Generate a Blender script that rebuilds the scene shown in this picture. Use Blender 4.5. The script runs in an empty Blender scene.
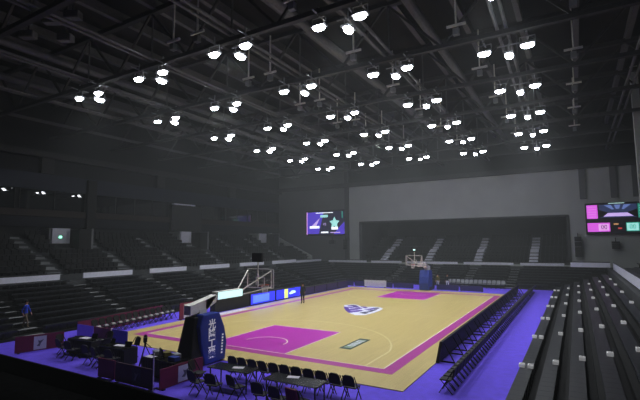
import bpy, math, random
from mathutils import Vector, Matrix
R = random.Random(7)
S = bpy.context.scene
COL = S.collection
S.view_settings.view_transform = 'Standard'
S.view_settings.look = 'None'
S.view_settings.exposure = 0.2
S.view_settings.gamma = 0.88
S.cycles.use_denoising = True
S.cycles.max_bounces = 5
S.cycles.diffuse_bounces = 3
S.cycles.glossy_bounces = 2
S.cycles.volume_bounces = 0

# ------------------------------------------------------------------ materials
def lin(c):
    return tuple(((v/255)/12.92 if v/255 <= .04045 else ((v/255+.055)/1.055)**2.4) for v in c)
def mat(name, rgb, rough=.6, metal=0, noise=.12, scale=6, emit=0, spec=.5, coat=0):
    m = bpy.data.materials.new(name); m.use_nodes = True
    nt = m.node_tree; b = nt.nodes['Principled BSDF']
    c = lin(rgb)
    b.inputs['Roughness'].default_value = rough
    b.inputs['Metallic'].default_value = metal
    b.inputs['Specular IOR Level'].default_value = spec
    b.inputs['Coat Weight'].default_value = coat
    b.inputs['Base Color'].default_value = (*c, 1)
    if emit:
        b.inputs['Emission Color'].default_value = (*c, 1)
        b.inputs['Emission Strength'].default_value = emit
    elif noise:
        tc = nt.nodes.new('ShaderNodeTexCoord'); n = nt.nodes.new('ShaderNodeTexNoise')
        n.inputs['Scale'].default_value = scale; n.inputs['Detail'].default_value = 3
        r = nt.nodes.new('ShaderNodeValToRGB')
        r.color_ramp.elements[0].position = .3; r.color_ramp.elements[1].position = .7
        r.color_ramp.elements[0].color = (*[v*(1-noise) for v in c], 1)
        r.color_ramp.elements[1].color = (*[min(1, v*(1+noise)) for v in c], 1)
        nt.links.new(tc.outputs['Object'], n.inputs['Vector'])
        nt.links.new(n.outputs['Fac'], r.inputs['Fac'])
        nt.links.new(r.outputs['Color'], b.inputs['Base Color'])
    return m
def wood_mat():
    m = mat('maple', (206, 188, 128), .32, noise=0)
    nt = m.node_tree; b = nt.nodes['Principled BSDF']
    tc = nt.nodes.new('ShaderNodeTexCoord')
    br = nt.nodes.new('ShaderNodeTexBrick')
    mp = nt.nodes.new('ShaderNodeMapping'); mp.inputs['Rotation'].default_value[2] = math.pi/2
    br.inputs['Scale'].default_value = 1.0
    br.inputs['Brick Width'].default_value = 2.4; br.inputs['Row Height'].default_value = .13
    br.inputs['Mortar Size'].default_value = .002
    br.inputs['Color1'].default_value = (*lin((210, 191, 130)), 1)
    br.inputs['Color2'].default_value = (*lin((203, 184, 122)), 1)
    br.inputs['Mortar'].default_value = (*lin((180, 158, 100)), 1)
    nt.links.new(tc.outputs['Object'], mp.inputs['Vector']); nt.links.new(mp.outputs['Vector'], br.inputs['Vector'])
    nt.links.new(br.outputs['Color'], b.inputs['Base Color'])
    return m
M = {}
M['wood'] = wood_mat()
M['magenta'] = mat('magenta_paint', (186, 50, 174), .35, noise=.04)
M['band'] = mat('band_paint', (180, 62, 156), .35, noise=.04)
M['line'] = mat('white_line', (236, 226, 205), .4, noise=.04)
M['cream'] = mat('cream_line', (226, 214, 165), .4, noise=.04)
M['purple'] = mat('purple_carpet', (108, 82, 228), .75, noise=.08, scale=3)
M['seat'] = mat('charcoal_plastic', (27, 30, 36), .45, noise=.15, scale=2)
M['seat2'] = mat('black_seat', (11, 12, 15), .6, noise=.2)
M['black'] = mat('black_matte', (14, 14, 16), .6, noise=.2)
M['chair'] = mat('black_vinyl', (6, 6, 8), .6, noise=.2)
M['frame'] = mat('dark_tube', (24, 24, 27), .3, metal=.7, noise=.1)
M['deck'] = mat('stand_deck', (13, 14, 16), .8, noise=.25, scale=1)
M['conc'] = mat('concrete', (76, 78, 80), .85, noise=.15, scale=1.5)
M['step'] = mat('stair_concrete', (146, 148, 150), .85, noise=.15, scale=2)
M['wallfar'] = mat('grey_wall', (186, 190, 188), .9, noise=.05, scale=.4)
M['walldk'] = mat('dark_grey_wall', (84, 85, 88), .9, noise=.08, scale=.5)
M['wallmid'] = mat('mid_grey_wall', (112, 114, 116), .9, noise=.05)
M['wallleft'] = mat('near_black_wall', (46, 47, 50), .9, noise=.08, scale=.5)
M['void'] = mat('unlit_black', (3, 3, 4), .9, noise=0, spec=.05)  # darkness of the unlit near stand put into the colour
M['navy'] = mat('navy_panel', (38, 44, 62), .6, noise=.1, scale=.7)
M['navydk'] = mat('navy_dark', (20, 23, 38), .7, noise=.1)
M['brown'] = mat('brown_rail', (58, 48, 44), .7, noise=.15)
M['glass'] = mat('suite_glass', (14, 18, 22), .02, noise=.0, spec=.8)
M['fascia'] = mat('pale_fascia', (236, 236, 250), .6, noise=.05)
M['steel'] = mat('grey_steel', (100, 100, 102), .6, metal=0, noise=.15)
M['steeldk'] = mat('dark_steel', (60, 60, 62), .7, noise=.15)
M['roof'] = mat('roof_deck', (34, 34, 36), .9, noise=.25, scale=.8)
M['lamp'] = mat('lamp_glow', (245, 250, 255), emit=40)
M['lampbody'] = mat('lamp_housing', (150, 152, 155), .4, metal=.3, noise=.05)
M['maroon'] = mat('maroon_panel', (122, 22, 66), .6, noise=.08)
M['white'] = mat('white_panel', (214, 214, 214), .5, noise=.04)
M['offwhite'] = mat('off_white_steel', (236, 234, 226), .45, noise=.06)
M['blueflag'] = mat('royal_blue_pad', (26, 56, 150), .6, noise=.15, scale=3)
M['pad'] = mat('black_pad', (12, 12, 14), .55, noise=.2)
M['rim'] = mat('orange_rim', (200, 80, 30), .4)
M['net'] = mat('white_net', (220, 220, 220), .8)
M['ledwhite'] = mat('led_white', (200, 240, 236), emit=1.0)
M['ledblue'] = mat('led_blue', (52, 60, 225), emit=.9)
M['ledsky'] = mat('led_sky', (95, 130, 240), emit=.9)
M['ledyel'] = mat('led_yellow', (215, 225, 130), emit=.9)
M['ledblack'] = mat('led_black', (3, 3, 4), .6)
M['ledpurple'] = mat('led_purple', (92, 60, 215), emit=.8)
M['pink'] = mat('led_pink', (214, 96, 220), emit=.95)
M['pinkhi'] = mat('led_pink_light', (235, 170, 240), emit=.95)
M['teal'] = mat('led_teal', (40, 150, 130), emit=.8)
M['tealhi'] = mat('led_teal_light', (170, 235, 230), emit=.9)
M['sblue'] = mat('led_slate', (50, 62, 100), emit=.7)
M['sblue2'] = mat('led_slate_light', (110, 130, 185), emit=.8)
M['sfloor'] = mat('led_lavender', (205, 180, 240), emit=.9)
M['amber'] = mat('led_amber', (200, 150, 100), emit=.8)
M['red'] = mat('led_red', (200, 70, 70), emit=.8)
M['green'] = mat('led_green', (130, 240, 190), emit=3)
M['swhite'] = mat('screen_white', (236, 244, 252), emit=1.3)
M['dkgreen'] = mat('dark_green', (38, 66, 60), .5)
M['palegreen'] = mat('pale_green', (150, 172, 150), .5)
M['logo_p'] = mat('logo_purple', (92, 50, 165), .45)
M['logo_w'] = mat('logo_white', (222, 222, 238), .45)
M['logo_n'] = mat('logo_navy', (52, 54, 92), .45)
M['table'] = mat('black_table', (16, 16, 22), .18, noise=0)
M['letter'] = mat('letter_white_glow', (250, 250, 250), .6, noise=0); M['letter'].node_tree.nodes['Principled BSDF'].inputs['Emission Color'].default_value = (1, 1, 1, 1); M['letter'].node_tree.nodes['Principled BSDF'].inputs['Emission Strength'].default_value = .15  # weak glow added to brighten lettering and marker frames; neither is a lamp
M['paper'] = mat('paper', (210, 205, 215), .7)
M['skin'] = mat('skin', (190, 140, 115), .6)
M['hair'] = mat('black_hair', (15, 13, 12), .6)
M['shirtblue'] = mat('blue_shirt', (36, 70, 190), .8)
M['clothdark'] = mat('dark_clothes', (24, 24, 28), .8)
M['clothwhite'] = mat('white_clothes', (220, 220, 220), .8)
M['clothyel'] = mat('olive_clothes', (120, 110, 50), .8)
M['khaki'] = mat('khaki_trousers', (120, 105, 85), .8)
mg = bpy.data.materials.new('clear_board'); mg.use_nodes = True
nt = mg.node_tree; nt.nodes.clear()
o_ = nt.nodes.new('ShaderNodeOutputMaterial'); mx = nt.nodes.new('ShaderNodeMixShader')
t_ = nt.nodes.new('ShaderNodeBsdfTransparent'); g_ = nt.nodes.new('ShaderNodeBsdfGlossy')
g_.inputs['Roughness'].default_value = .08; mx.inputs[0].default_value = .07
nt.links.new(t_.outputs[0], mx.inputs[1]); nt.links.new(g_.outputs[0], mx.inputs[2]); nt.links.new(mx.outputs[0], o_.inputs[0])
M['clear'] = mg

# ------------------------------------------------------------------ mesh helpers
class MB:
    def __init__(s): s.v = []; s.f = []; s.mi = []
    def box(s, x0, x1, y0, y1, z0, z1, m=0):
        n = len(s.v)
        s.v += [(x0,y0,z0),(x1,y0,z0),(x1,y1,z0),(x0,y1,z0),(x0,y0,z1),(x1,y0,z1),(x1,y1,z1),(x0,y1,z1)]
        for q in ((3,2,1,0),(4,5,6,7),(0,1,5,4),(1,2,6,5),(2,3,7,6),(3,0,4,7)): s.f.append(tuple(n+i for i in q)); s.mi.append(m)
        return s
    def hexa(s, p, m=0):      # 8 points bottom ring, top ring
        n = len(s.v); s.v += [tuple(q) for q in p]
        for q in ((3,2,1,0),(4,5,6,7),(0,1,5,4),(1,2,6,5),(2,3,7,6),(3,0,4,7)): s.f.append(tuple(n+i for i in q)); s.mi.append(m)
        return s
    def bar(s, a, b, w, h=None, m=0):
        h = h or w
        a = Vector(a); b = Vector(b); d = (b-a).normalized()
        up = Vector((0,0,1)) if abs(d.z) < .95 else Vector((1,0,0))
        r = d.cross(up).normalized(); u = r.cross(d).normalized()
        pts = []
        for c in (a, b):
            for i, j in ((-1,-1),(1,-1),(1,1),(-1,1)): pts.append(c + r*(i*w/2) + u*(j*h/2))
        return s.hexa(pts, m)
    def tube(s, a, b, r, n=8, r2=None, m=0):
        r2 = r if r2 is None else r2
        a = Vector(a); b = Vector(b); d = (b-a).normalized()
        up = Vector((0,0,1)) if abs(d.z) < .95 else Vector((1,0,0))
        x = d.cross(up).normalized(); y = x.cross(d)
        k = len(s.v)
        for c, rr in ((a, r), (b, r2)):
            for i in range(n):
                t = 2*math.pi*i/n; s.v.append(tuple(c + x*(rr*math.cos(t)) + y*(rr*math.sin(t))))
        for i in range(n):
            j = (i+1) % n; s.f.append((k+i, k+j, k+n+j, k+n+i)); s.mi.append(m)
        s.f.append(tuple(k+i for i in reversed(range(n)))); s.f.append(tuple(k+n+i for i in range(n))); s.mi += [m, m]
        return s
    def prism(s, poly, z0, z1, m=0, fn=None):
        n = len(poly); k = len(s.v); fn = fn or (lambda a, b, c: (a, b, c))
        s.v += [fn(p[0], p[1], z0) for p in poly] + [fn(p[0], p[1], z1) for p in poly]
        for i in range(n):
            j = (i+1) % n; s.f.append((k+i, k+j, k+n+j, k+n+i)); s.mi.append(m)
        s.f.append(tuple(k+i for i in reversed(range(n)))); s.f.append(tuple(k+n+i for i in range(n))); s.mi += [m, m]
        return s
    def ring(s, cx, cy, r0, r1, a0, a1, z0, z1, n=40, m=0):
        for i in range(n):
            t0 = a0+(a1-a0)*i/n; t1 = a0+(a1-a0)*(i+1)/n
            q = [(cx+r0*math.cos(t0), cy+r0*math.sin(t0)), (cx+r1*math.cos(t0), cy+r1*math.sin(t0)), (cx+r1*math.cos(t1), cy+r1*math.sin(t1)), (cx+r0*math.cos(t1), cy+r0*math.sin(t1))]
            s.prism(q, z0, z1, m)
        return s
    def build(s, name, mats, parent=None, bevel=0):
        me = bpy.data.meshes.new(name); me.from_pydata(s.v, [], s.f)
        if not isinstance(mats, (list, tuple)): mats = [mats]
        for m in mats: me.materials.append(M[m] if isinstance(m, str) else m)
        if len(mats) > 1: me.polygons.foreach_set('material_index', s.mi)
        me.update()
        o = bpy.data.objects.new(name, me); COL.objects.link(o)
        if parent: o.parent = parent
        if bevel:
            b = o.modifiers.new('bevel', 'BEVEL'); b.width = bevel; b.segments = 2; b.limit_method = 'ANGLE'
        return o
def tag(o, label=None, cat=None, group=None, kind=None):
    if label: o['label'] = label
    if cat: o['category'] = cat
    if group: o['group'] = group
    if kind: o['kind'] = kind
    return o
def empty(name, loc, rz=0, **k):
    o = bpy.data.objects.new(name, None); o.empty_display_size = .2
    COL.objects.link(o); o.location = loc; o.rotation_euler = (0, 0, rz)
    return tag(o, **k)
def dup(root, loc=None, rz=None, label=None, group=None):
    r = root.copy(); COL.objects.link(r)
    if loc is not None: r.location = loc
    if rz is not None: r.rotation_euler = (0, 0, rz)
    if label: r['label'] = label
    if group: r['group'] = group
    for ch in root.children:
        c = ch.copy(); COL.objects.link(c); c.parent = r
        for g in ch.children:
            d = g.copy(); COL.objects.link(d); d.parent = c
    return r
def text(body, size, m, name, parent, mtx, depth=.004, ax='CENTER', ls=1.0, off=0):
    c = bpy.data.curves.new(name, 'FONT'); c.body = body; c.size = size; c.extrude = depth; c.offset = off
    c.align_x = ax; c.align_y = 'CENTER'; c.space_line = ls
    t = bpy.data.objects.new('tmp', c); COL.objects.link(t)
    bpy.context.view_layer.update()
    me = bpy.data.meshes.new_from_object(t.evaluated_get(bpy.context.evaluated_depsgraph_get()))
    bpy.data.objects.remove(t); bpy.data.curves.remove(c)
    me.materials.clear(); me.materials.append(M[m])
    o = bpy.data.objects.new(name, me); COL.objects.link(o); o.parent = parent
    o.matrix_local = mtx
    return o
def frame_mtx(origin, xdir, ydir):
    x = Vector(xdir).normalized(); y = Vector(ydir); z = x.cross(y).normalized(); y = z.cross(x)
    return Matrix(((x.x,y.x,z.x,origin[0]),(x.y,y.y,z.y,origin[1]),(x.z,y.z,z.z,origin[2]),(0,0,0,1)))
ORD = ['nearest','second','third','fourth','fifth','sixth','seventh','eighth','ninth','tenth']

# ------------------------------------------------------------------ camera
CX, CY, CZ, YW, PT, RL, FPX = 14.6967, -17.392, 5.2709, 0.5324, 0.0999, -0.0068, 432.1512
f = Vector((-math.sin(YW)*math.cos(PT), math.cos(YW)*math.cos(PT), math.sin(PT)))
rt = Vector((math.cos(YW), math.sin(YW), 0)); up = rt.cross(f)
rr = rt*math.cos(RL)+up*math.sin(RL); uu = up*math.cos(RL)-rt*math.sin(RL)
cam = bpy.data.objects.new('camera', bpy.data.cameras.new('camera')); COL.objects.link(cam)
cam.matrix_world = Matrix(((rr.x,uu.x,-f.x,CX),(rr.y,uu.y,-f.y,CY),(rr.z,uu.z,-f.z,CZ),(0,0,0,1)))
cam.data.sensor_width = 36; cam.data.lens = FPX/640*36; cam.data.clip_end = 300
S.camera = cam
def project(p):
    d = Vector(p)-Vector((CX, CY, CZ)); D = d.dot(f)
    return (320+FPX*d.dot(rr)/D, 200-FPX*d.dot(uu)/D, D) if D > .1 else (-999, -999, -1)

# ------------------------------------------------------------------ shell
MB().box(-32, 30, -22, 58, -.2, 0).build('floor', 'purple')['kind'] = 'structure'
MB().box(-32, 30, -22, 58, 20.4, 20.7).build('ceiling', 'roof')['kind'] = 'structure'
YF = 45.0; PX0, PX1, PZ0, PZ1 = -14.7, 14.0, 2.45, 8.45
w = MB()
w.box(-17.2, PX0, YF, YF+.4, 0, 14.4).box(PX1, 30, YF, YF+.4, 0, 14.4).box(PX0, PX1, YF, YF+.4, PZ1, 14.4).box(PX0, PX1, YF, YF+.4, 0, PZ0-.1)
w.build('wall_far', 'wallfar')['kind'] = 'structure'
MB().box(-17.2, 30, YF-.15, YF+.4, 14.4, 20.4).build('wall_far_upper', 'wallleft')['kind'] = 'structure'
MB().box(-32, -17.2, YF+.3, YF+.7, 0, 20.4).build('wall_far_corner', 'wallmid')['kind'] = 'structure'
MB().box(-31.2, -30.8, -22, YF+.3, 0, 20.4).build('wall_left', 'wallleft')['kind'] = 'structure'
MB().box(29.6, 30, -22, YF, 0, 20.4).build('wall_right', 'walldk')['kind'] = 'structure'
MB().box(-32, 30, -22.4, -22, 0, 20.4).build('wall_near', 'walldk')['kind'] = 'structure'
w = MB()
w.box(PX0-.4, PX1+.4, 57, 57.3, 0, 9).box(PX0-.4, PX0-.02, YF+.4, 57, 0, 9).box(PX1+.02, PX1+.4, YF+.4, 57, 0, 9).box(PX0-.4, PX1+.4, YF+.4, 57.3, 9, 9.3)
w.build('wall_far_recess', 'walldk')['kind'] = 'structure'
# portal trim
t = MB().box(PX0-.12, PX0+.25, YF-.12, YF+.1, PZ0, PZ1+.15).box(PX1-.25, PX1+.12, YF-.12, YF+.1, PZ0, PZ1+.15).box(PX0, PX1, YF-.12, YF+.1, PZ1-.02, PZ1+.2)
t.build('trim_1', 'conc')['kind'] = 'structure'
# pilaster at the corner of the far wall
MB().box(-17.2, -16.6, YF-.5, YF+.3, 2.5, 20.4).build('trim_2', 'walldk')['kind'] = 'structure'
for i, x in enumerate((15.4, 18.6, 20.8)):
    MB().box(x, x+.7, YF-.35, YF, 10.5, 14.4).build('trim_%d' % (i+3), 'wallmid')['kind'] = 'structure'

# left wall bands
LW = -30.8
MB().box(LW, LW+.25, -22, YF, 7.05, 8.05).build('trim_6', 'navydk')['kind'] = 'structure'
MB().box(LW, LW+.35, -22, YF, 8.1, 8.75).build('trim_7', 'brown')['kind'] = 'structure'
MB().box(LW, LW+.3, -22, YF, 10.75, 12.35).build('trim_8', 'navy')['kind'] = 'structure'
g = MB(); 
for k, y0 in enumerate((-10, 3.3, 10.8, 26.5)):
    y1 = (2.9, 9.7, 20.8, 44)[k]
    o = MB().box(LW, LW+.12, y0, y1, 8.8, 10.7).build('window_%d' % (k+1), 'glass'); o['kind'] = 'structure'
    fr = MB(); n = max(2, int((y1-y0)/2.2))
    for j in range(n+1):
        yy = y0+(y1-y0)*j/n; fr.box(LW+.1, LW+.2, yy-.04, yy+.04, 8.8, 10.7)
    fr.build('window_frame', 'steeldk', o)
for i, y in enumerate((9.7, 20.9)):
    MB().box(LW, LW+.7, y, y+(.95 if i == 0 else 5.2), 7, 12.2 if i == 0 else 10.4).build('trim_%d' % (9+i), 'black' if i == 0 else 'steeldk')['kind'] = 'structure'
MB().box(LW+.3, LW+.8, 21.2, 24.8, 10.42, 10.6).build('trim_11', 'fascia')['kind'] = 'structure'
MB().box(LW, LW+.9, -22, YF, 13.9, 14.5).build('trim_12', 'steeldk')['kind'] = 'structure'
for i, y in enumerate((-9, 4.9, 18.6, 32)):
    MB().box(LW, LW+.6, y, y+1.2, 12.35, 13.9).build('trim_%d' % (13+i), 'steeldk')['kind'] = 'structure'
for i, (x0, x1) in enumerate(((-30.5, 26.5),)):
    MB().box(x0, x1, YF-.7, YF-.3, 14.25, 14.9).build('trim_17', 'steeldk')['kind'] = 'structure'
# grey round-cornered pillar at the right edge
MB().box(19.55, 20.1, 27.6, 28.2, 2.15, 20.4).build('trim_18', 'wallfar')['kind'] = 'structure'

# ------------------------------------------------------------------ stands
TD, RS = .85, .25
H0 = .1
D0 = 12.45
def deck_lower(name, fn, n, s0, s1, label, mitre=(1, 1), front=0):
    """stepped deck; fn(s, d) -> (x, y); every tread its own step of one mesh"""
    b = MB()
    for i in range(n):
        a0 = s0-mitre[0]*TD*i; a1 = s1+mitre[1]*TD*i
        (xa, ya), (xb, yb) = fn(a0, TD*i), fn(a1, TD*(i+1))
        b.box(min(xa, xb), max(xa, xb), min(ya, yb), max(ya, yb), 0, H0+RS*i)
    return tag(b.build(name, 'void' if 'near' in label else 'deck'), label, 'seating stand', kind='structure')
NL, NF, NR = 9, 8, 6
fl = lambda s, d: (-(D0+d), s)
fr_ = lambda s, d: (D0+d, s)
ff = lambda s, d: (s, 36.5+d)
fs = lambda s, d: (s, -8.7-d)
deck_lower('lower_stand_deck', fl, NL, -8.2, 36.3, 'black stepped deck of the lower stand on the left')
deck_lower('lower_stand_deck', ff, NF, -12.3, 12.3, 'black stepped deck of the lower stand at the far end')
deck_lower('lower_stand_deck', fr_, NR, -8.2, 36.3, 'black stepped deck of the lower stand on the right')
deck_lower('lower_stand_deck', fs, 7, -12.3, 12.3, 'black stepped deck of the near stand at the lower left')
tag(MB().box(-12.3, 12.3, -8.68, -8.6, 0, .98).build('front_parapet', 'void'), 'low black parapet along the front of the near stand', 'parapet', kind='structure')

AISL = [-3.7, 2.8, 9.3, 15.7, 22.2, 28.7]
AISF = [-6.8, -2.0, 2.9, 7.9]
# seats: folded flat.  local frame: width along Y, +X = away from court
def flat_seat():
    r = empty('stadium_seat', (0, 0, 0))
    MB().box(.03, .46, -.249, .249, .33, .385).build('seat_pad', 'seat', r, .004)
    MB().box(.03, .47, -.249, .249, .385, .43).build('backrest', 'seat', r, .004)
    MB().box(.36, .46, -.1, .1, 0, .33).build('seat_bracket', 'frame', r)
    return r
RT = ['front row', 'second row', 'third row', 'fourth row', 'fifth row', 'sixth row']
cands = []
for i in range(NR):
    y = -6.0
    while y < 35.5+.5*i:
        x, z = D0+.1+TD*i, H0+RS*i
        u, v, D = project((x+.25, y, z+.4))
        vis = -6 < u < 646 and -6 < v < 412
        cands.append((0 if vis else 1, D, i, x, y, z)); y += .5
cands.sort()
proto = flat_seat()
seat_rest = MB()
def add_flat(b, x, y, z, fx, along_y):
    # fx: sign of the away-from-court axis
    if along_y:
        xa, xb = sorted((x, x+fx*.5)); b.box(xa, xb, y-.24, y+.24, z+.33, z+.43)
        xa, xb = sorted((x+fx*.4, x+fx*.46)); b.box(xa, xb, y-.2, y+.2, z, z+.33)
    else:
        ya, yb = sorted((y, y+fx*.5)); b.box(x-.24, x+.24, ya, yb, z+.33, z+.43)
        ya, yb = sorted((y+fx*.4, y+fx*.46)); b.box(x-.2, x+.2, ya, yb, z, z+.33)
first = True
for k, (hid, D, i, x, y, z) in enumerate(cands):
    if k < 300 and not hid:
        lb = 'charcoal stadium seat folded flat in the %s of the right-hand stand, near half' % RT[i]
        gr = 'folded seats in the %s of the right-hand stand' % RT[i]
        if first:
            s = proto; s.location = (x, y, z); s['label'] = lb; s['group'] = gr; s['category'] = 'stadium seat'; first = False
        else: dup(proto, (x, y, z), 0, lb, gr)
    else: add_flat(seat_rest, x, y, z, 1, True)
def rows(n, s0, s1, aisles, along_y, base, fx, mit=1):
    for i in range(n):
        a = s0-mit*TD*i+.3; e = s1+mit*TD*i-.3
        while a < e:
            if not any(abs(a-q) < .72 for q in aisles):
                d = base+fx*(.1+TD*i)
                if along_y: add_flat(seat_rest, d, a, H0+RS*i, fx, True)
                else: add_flat(seat_rest, a, d, H0+RS*i, fx, False)
            a += .5
rows(NL, -8.2, 36.3, AISL, True, -D0, -1)
rows(NF, -12.3, 12.3, AISF, False, 36.5, 1)
tag(seat_rest.build('stadium_seats', 'seat'), 'dark folded seats filling the lower stands beyond the near right block', 'seats', kind='stuff')
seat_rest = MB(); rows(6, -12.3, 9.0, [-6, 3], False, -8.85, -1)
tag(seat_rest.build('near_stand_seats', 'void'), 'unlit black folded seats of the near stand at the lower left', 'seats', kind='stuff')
# white framed aisle markers on the right stand
first = None
NTH = ['nearest', 'second nearest', 'third nearest', 'fourth nearest', 'fifth nearest', 'farthest']
for j, y in enumerate((1.2, 7.0, 13.0, 18.9, 24.8, 30.7)):
    for i in range(NR):
        x, z = D0+.1+TD*i+.40, H0+RS*i+.432
        lb = 'small white framed aisle marker on the %s, %s line across the right stand' % (RT[i], NTH[j])
        if first is None:
            first = empty('aisle_marker', (x, y, z), label=lb, cat='aisle marker', group='white aisle markers on the right stand')
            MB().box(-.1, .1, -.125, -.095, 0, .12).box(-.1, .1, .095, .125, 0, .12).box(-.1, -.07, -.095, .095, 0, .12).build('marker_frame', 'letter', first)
            MB().box(-.07, .1, -.095, .095, 0, .05).build('marker_plate', 'black', first)
        else: dup(first, (x, y, z), 0, lb)
        if i == 0:
            dup(first, (x-.3, y, z), 0, 'small white framed aisle marker at the front edge, %s line across the right stand' % NTH[j])
# lower aisle stairs
def stair(name, pts, label, cat='stairs'):
    b = MB()
    for bx in pts: b.box(*bx)
    return tag(b.build(name, 'step'), label, cat, 'concrete stairs between seat blocks', 'structure')
for j, y in enumerate(AISL):
    stair('aisle_stair', [(-(D0+TD*i+.28), -(D0+TD*i), y-.5, y+.5, H0+RS*i-.13, H0+RS*i+.03) for i in range(NL)], 'pale nosed aisle steps in the left lower stand, %s from the near end' % ORD[j])
for j, x in enumerate(AISF):
    stair('aisle_stair', [(x-.5, x+.5, 36.5+TD*i, 36.5+TD*i+.28, H0+RS*i-.13, H0+RS*i+.03) for i in range(NF)], 'pale nosed aisle steps in the far lower stand, %s from the left' % ['first']+[] if 0 else 'pale nosed aisle steps in the far lower stand, %s from the left' % ['first', 'second', 'third', 'fourth'][j])

# concourse (cross aisle) and pale parapet band
XL, YFAR, XR = -(D0+NL*TD), 36.5+NF*TD, D0+NR*TD     # -20.1, 43.3, 17.55
MB().box(LW, XL-.05, -22, YF, 0, 2.35).build('floor_concourse_left', 'conc')['kind'] = 'structure'
MB().box(XR+.05, 29.6, -22, YF, 0, 2.15).build('floor_concourse_right', 'conc')['kind'] = 'structure'
MB().box(XL-.1, XR+.1, YFAR+.02, YF+.02, 0, 2.1).build('floor_concourse_far', 'conc')['kind'] = 'structure'
def band_seg(x0, x1, y0, y1, z0, z1, label):
    r = empty('parapet_band', ((x0+x1)/2, (y0+y1)/2, z0), label=label, cat='parapet', group='pale parapets above the lower stands', kind='structure')
    cx, cy = (x0+x1)/2, (y0+y1)/2
    MB().box(x0-cx, x1-cx, y0-cy, y1-cy, 0, z1-z0).build('parapet_face', 'fascia', r)
    if x1-x0 > y1-y0: MB().box(x0-cx, x1-cx, -.02, .02, z1-z0+.02, z1-z0+.12).build('rail', 'steeldk', r)
    else: MB().box(-.02, .02, y0-cy, y1-cy, z1-z0+.02, z1-z0+.12).build('rail', 'steeldk', r)
    return r
ed = [-14]+AISL+[35.3]
for j in range(len(ed)-1):
    a = ed[j]+(.95 if j else 0); b_ = ed[j+1]-(.95 if j < len(ed)-2 else 0)
    band_seg(XL-.45, XL-.33, a, b_, 2.55, 2.98, 'pale parapet segment above left lower stand, %s from the near end' % ORD[j])
band_seg(XL-.45, XL-.33, 35.5, 42.5, 2.45, 2.8, 'pale parapet segment above left lower stand, last before the far corner')
FE = [-20, -12.6, -7.0, 1.0, 8.0, 13.7]
for j in range(5):
    band_seg(FE[j]+.4, FE[j+1]-.4, YFAR+.1, YFAR+.22, 2.3, 2.62, 'pale parapet segment above far lower stand, %s from the left' % ['first', 'second', 'third', 'fourth', 'fifth'][j])
band_seg(14.0, 17.7, YFAR-4.5, YFAR-4.35, 2.45, 2.95, 'wide pale parapet at the far right corner behind the seats')
band_seg(17.9, 18.02, -6, 38, 2.3, 2.95, 'pale parapet running along the top of the right-hand lower stand')
# vomitory dark gaps under the openings on the left
# upper stands: profile
UT, UR = .85, .42
def upper_profile():
    out = []; d = 0; z = .45
    for i in range(4): out.append((d, d+UT, z)); d += UT; z += UR
    out.append((d, d+1.15, z-.1)); d += 1.15; z += .1
    for i in range(4): out.append((d, d+UT, z)); d += UT; z += UR
    return out
UP = upper_profile()
def deck_upper(fn, s0, s1, zb, label):
    b = MB()
    for k, (d0, d1, z) in enumerate(UP):
        (xa, ya), (xb, yb) = fn(s0, d0), fn(s1, d1)
        b.box(min(xa, xb), max(xa, xb), min(ya, yb), max(ya, yb), zb, zb+z)
    return tag(b.build('upper_stand_deck', 'conc'), label, 'seating stand', kind='structure')
UL = -22.3
ul = lambda s, d: (UL-d, s)
uf = lambda s, d: (s, 46.0+d)
ur = lambda s, d: (19.7+d, s)
deck_upper(ul, -14, 42.5, 2.35, 'concrete stepped deck of the upper stand on the left')
deck_upper(uf, PX0+.02, PX1-.02, 2.1, 'concrete stepped deck of the upper stand inside the far opening')
deck_upper(ur, -14, 38, 2.15, 'concrete stepped deck of the upper stand on the right')
AUL = [-3.9, 2.6, 9.1, 15.6, 22.1, 28.6, 35.0]
AUF = [-11.3, -4.3, 2.7, 9.7]
def up_seat_geo(b, x, y, z, fx, along_y):
    def bx(d0, d1, s0, s1, z0, z1):
        if along_y:
            xa, xb = sorted((x+fx*d0, x+fx*d1)); b.box(xa, xb, y+s0, y+s1, z+z0, z+z1)
        else:
            ya, yb = sorted((y+fx*d0, y+fx*d1)); b.box(x+s0, x+s1, ya, yb, z+z0, z+z1)
    bx(.2, .6, -.22, .22, .36, .43); bx(.56, .64, -.22, .22, .4, .82); bx(.35, .42, -.05, .05, 0, .36)
uc = []
def upper_rows(s0, s1, aisles, skip, fn, fx, along_y, zb, tagname):
    for k, (d0, d1, z) in enumerate(UP):
        if k == 4: continue
        a = s0+.3
        while a < s1-.3:
            if not any(abs(a-q) < .72 for q in aisles) and not any(p[0] < a < p[1] and k >= p[2] for p in skip):
                x, y = fn(a, d0); u, v, D = project((x, y, zb+z+.6))
                uc.append((D if (0 < u < 640 and along_y and fx < 0) else 999, k, x, y, zb+z, fx, along_y))
            a += .5
VOM = [(5.2, 8.6, 4), (21.0, 24.5, 4), (37, 40.4, 4)]
upper_rows(-14, 42.3, AUL, VOM, ul, -1, True, 2.35, 'l')
upper_rows(PX0+.2, PX1-.2, AUF, [], uf, 1, False, 2.1, 'f')
upper_rows(-14, 37.8, [], [], ur, 1, True, 2.15, 'r')
uc.sort()
b = MB(); us = None
UROW = ['first', 'second', 'third', 'fourth', '', 'fifth', 'sixth', 'seventh', 'eighth']
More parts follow.
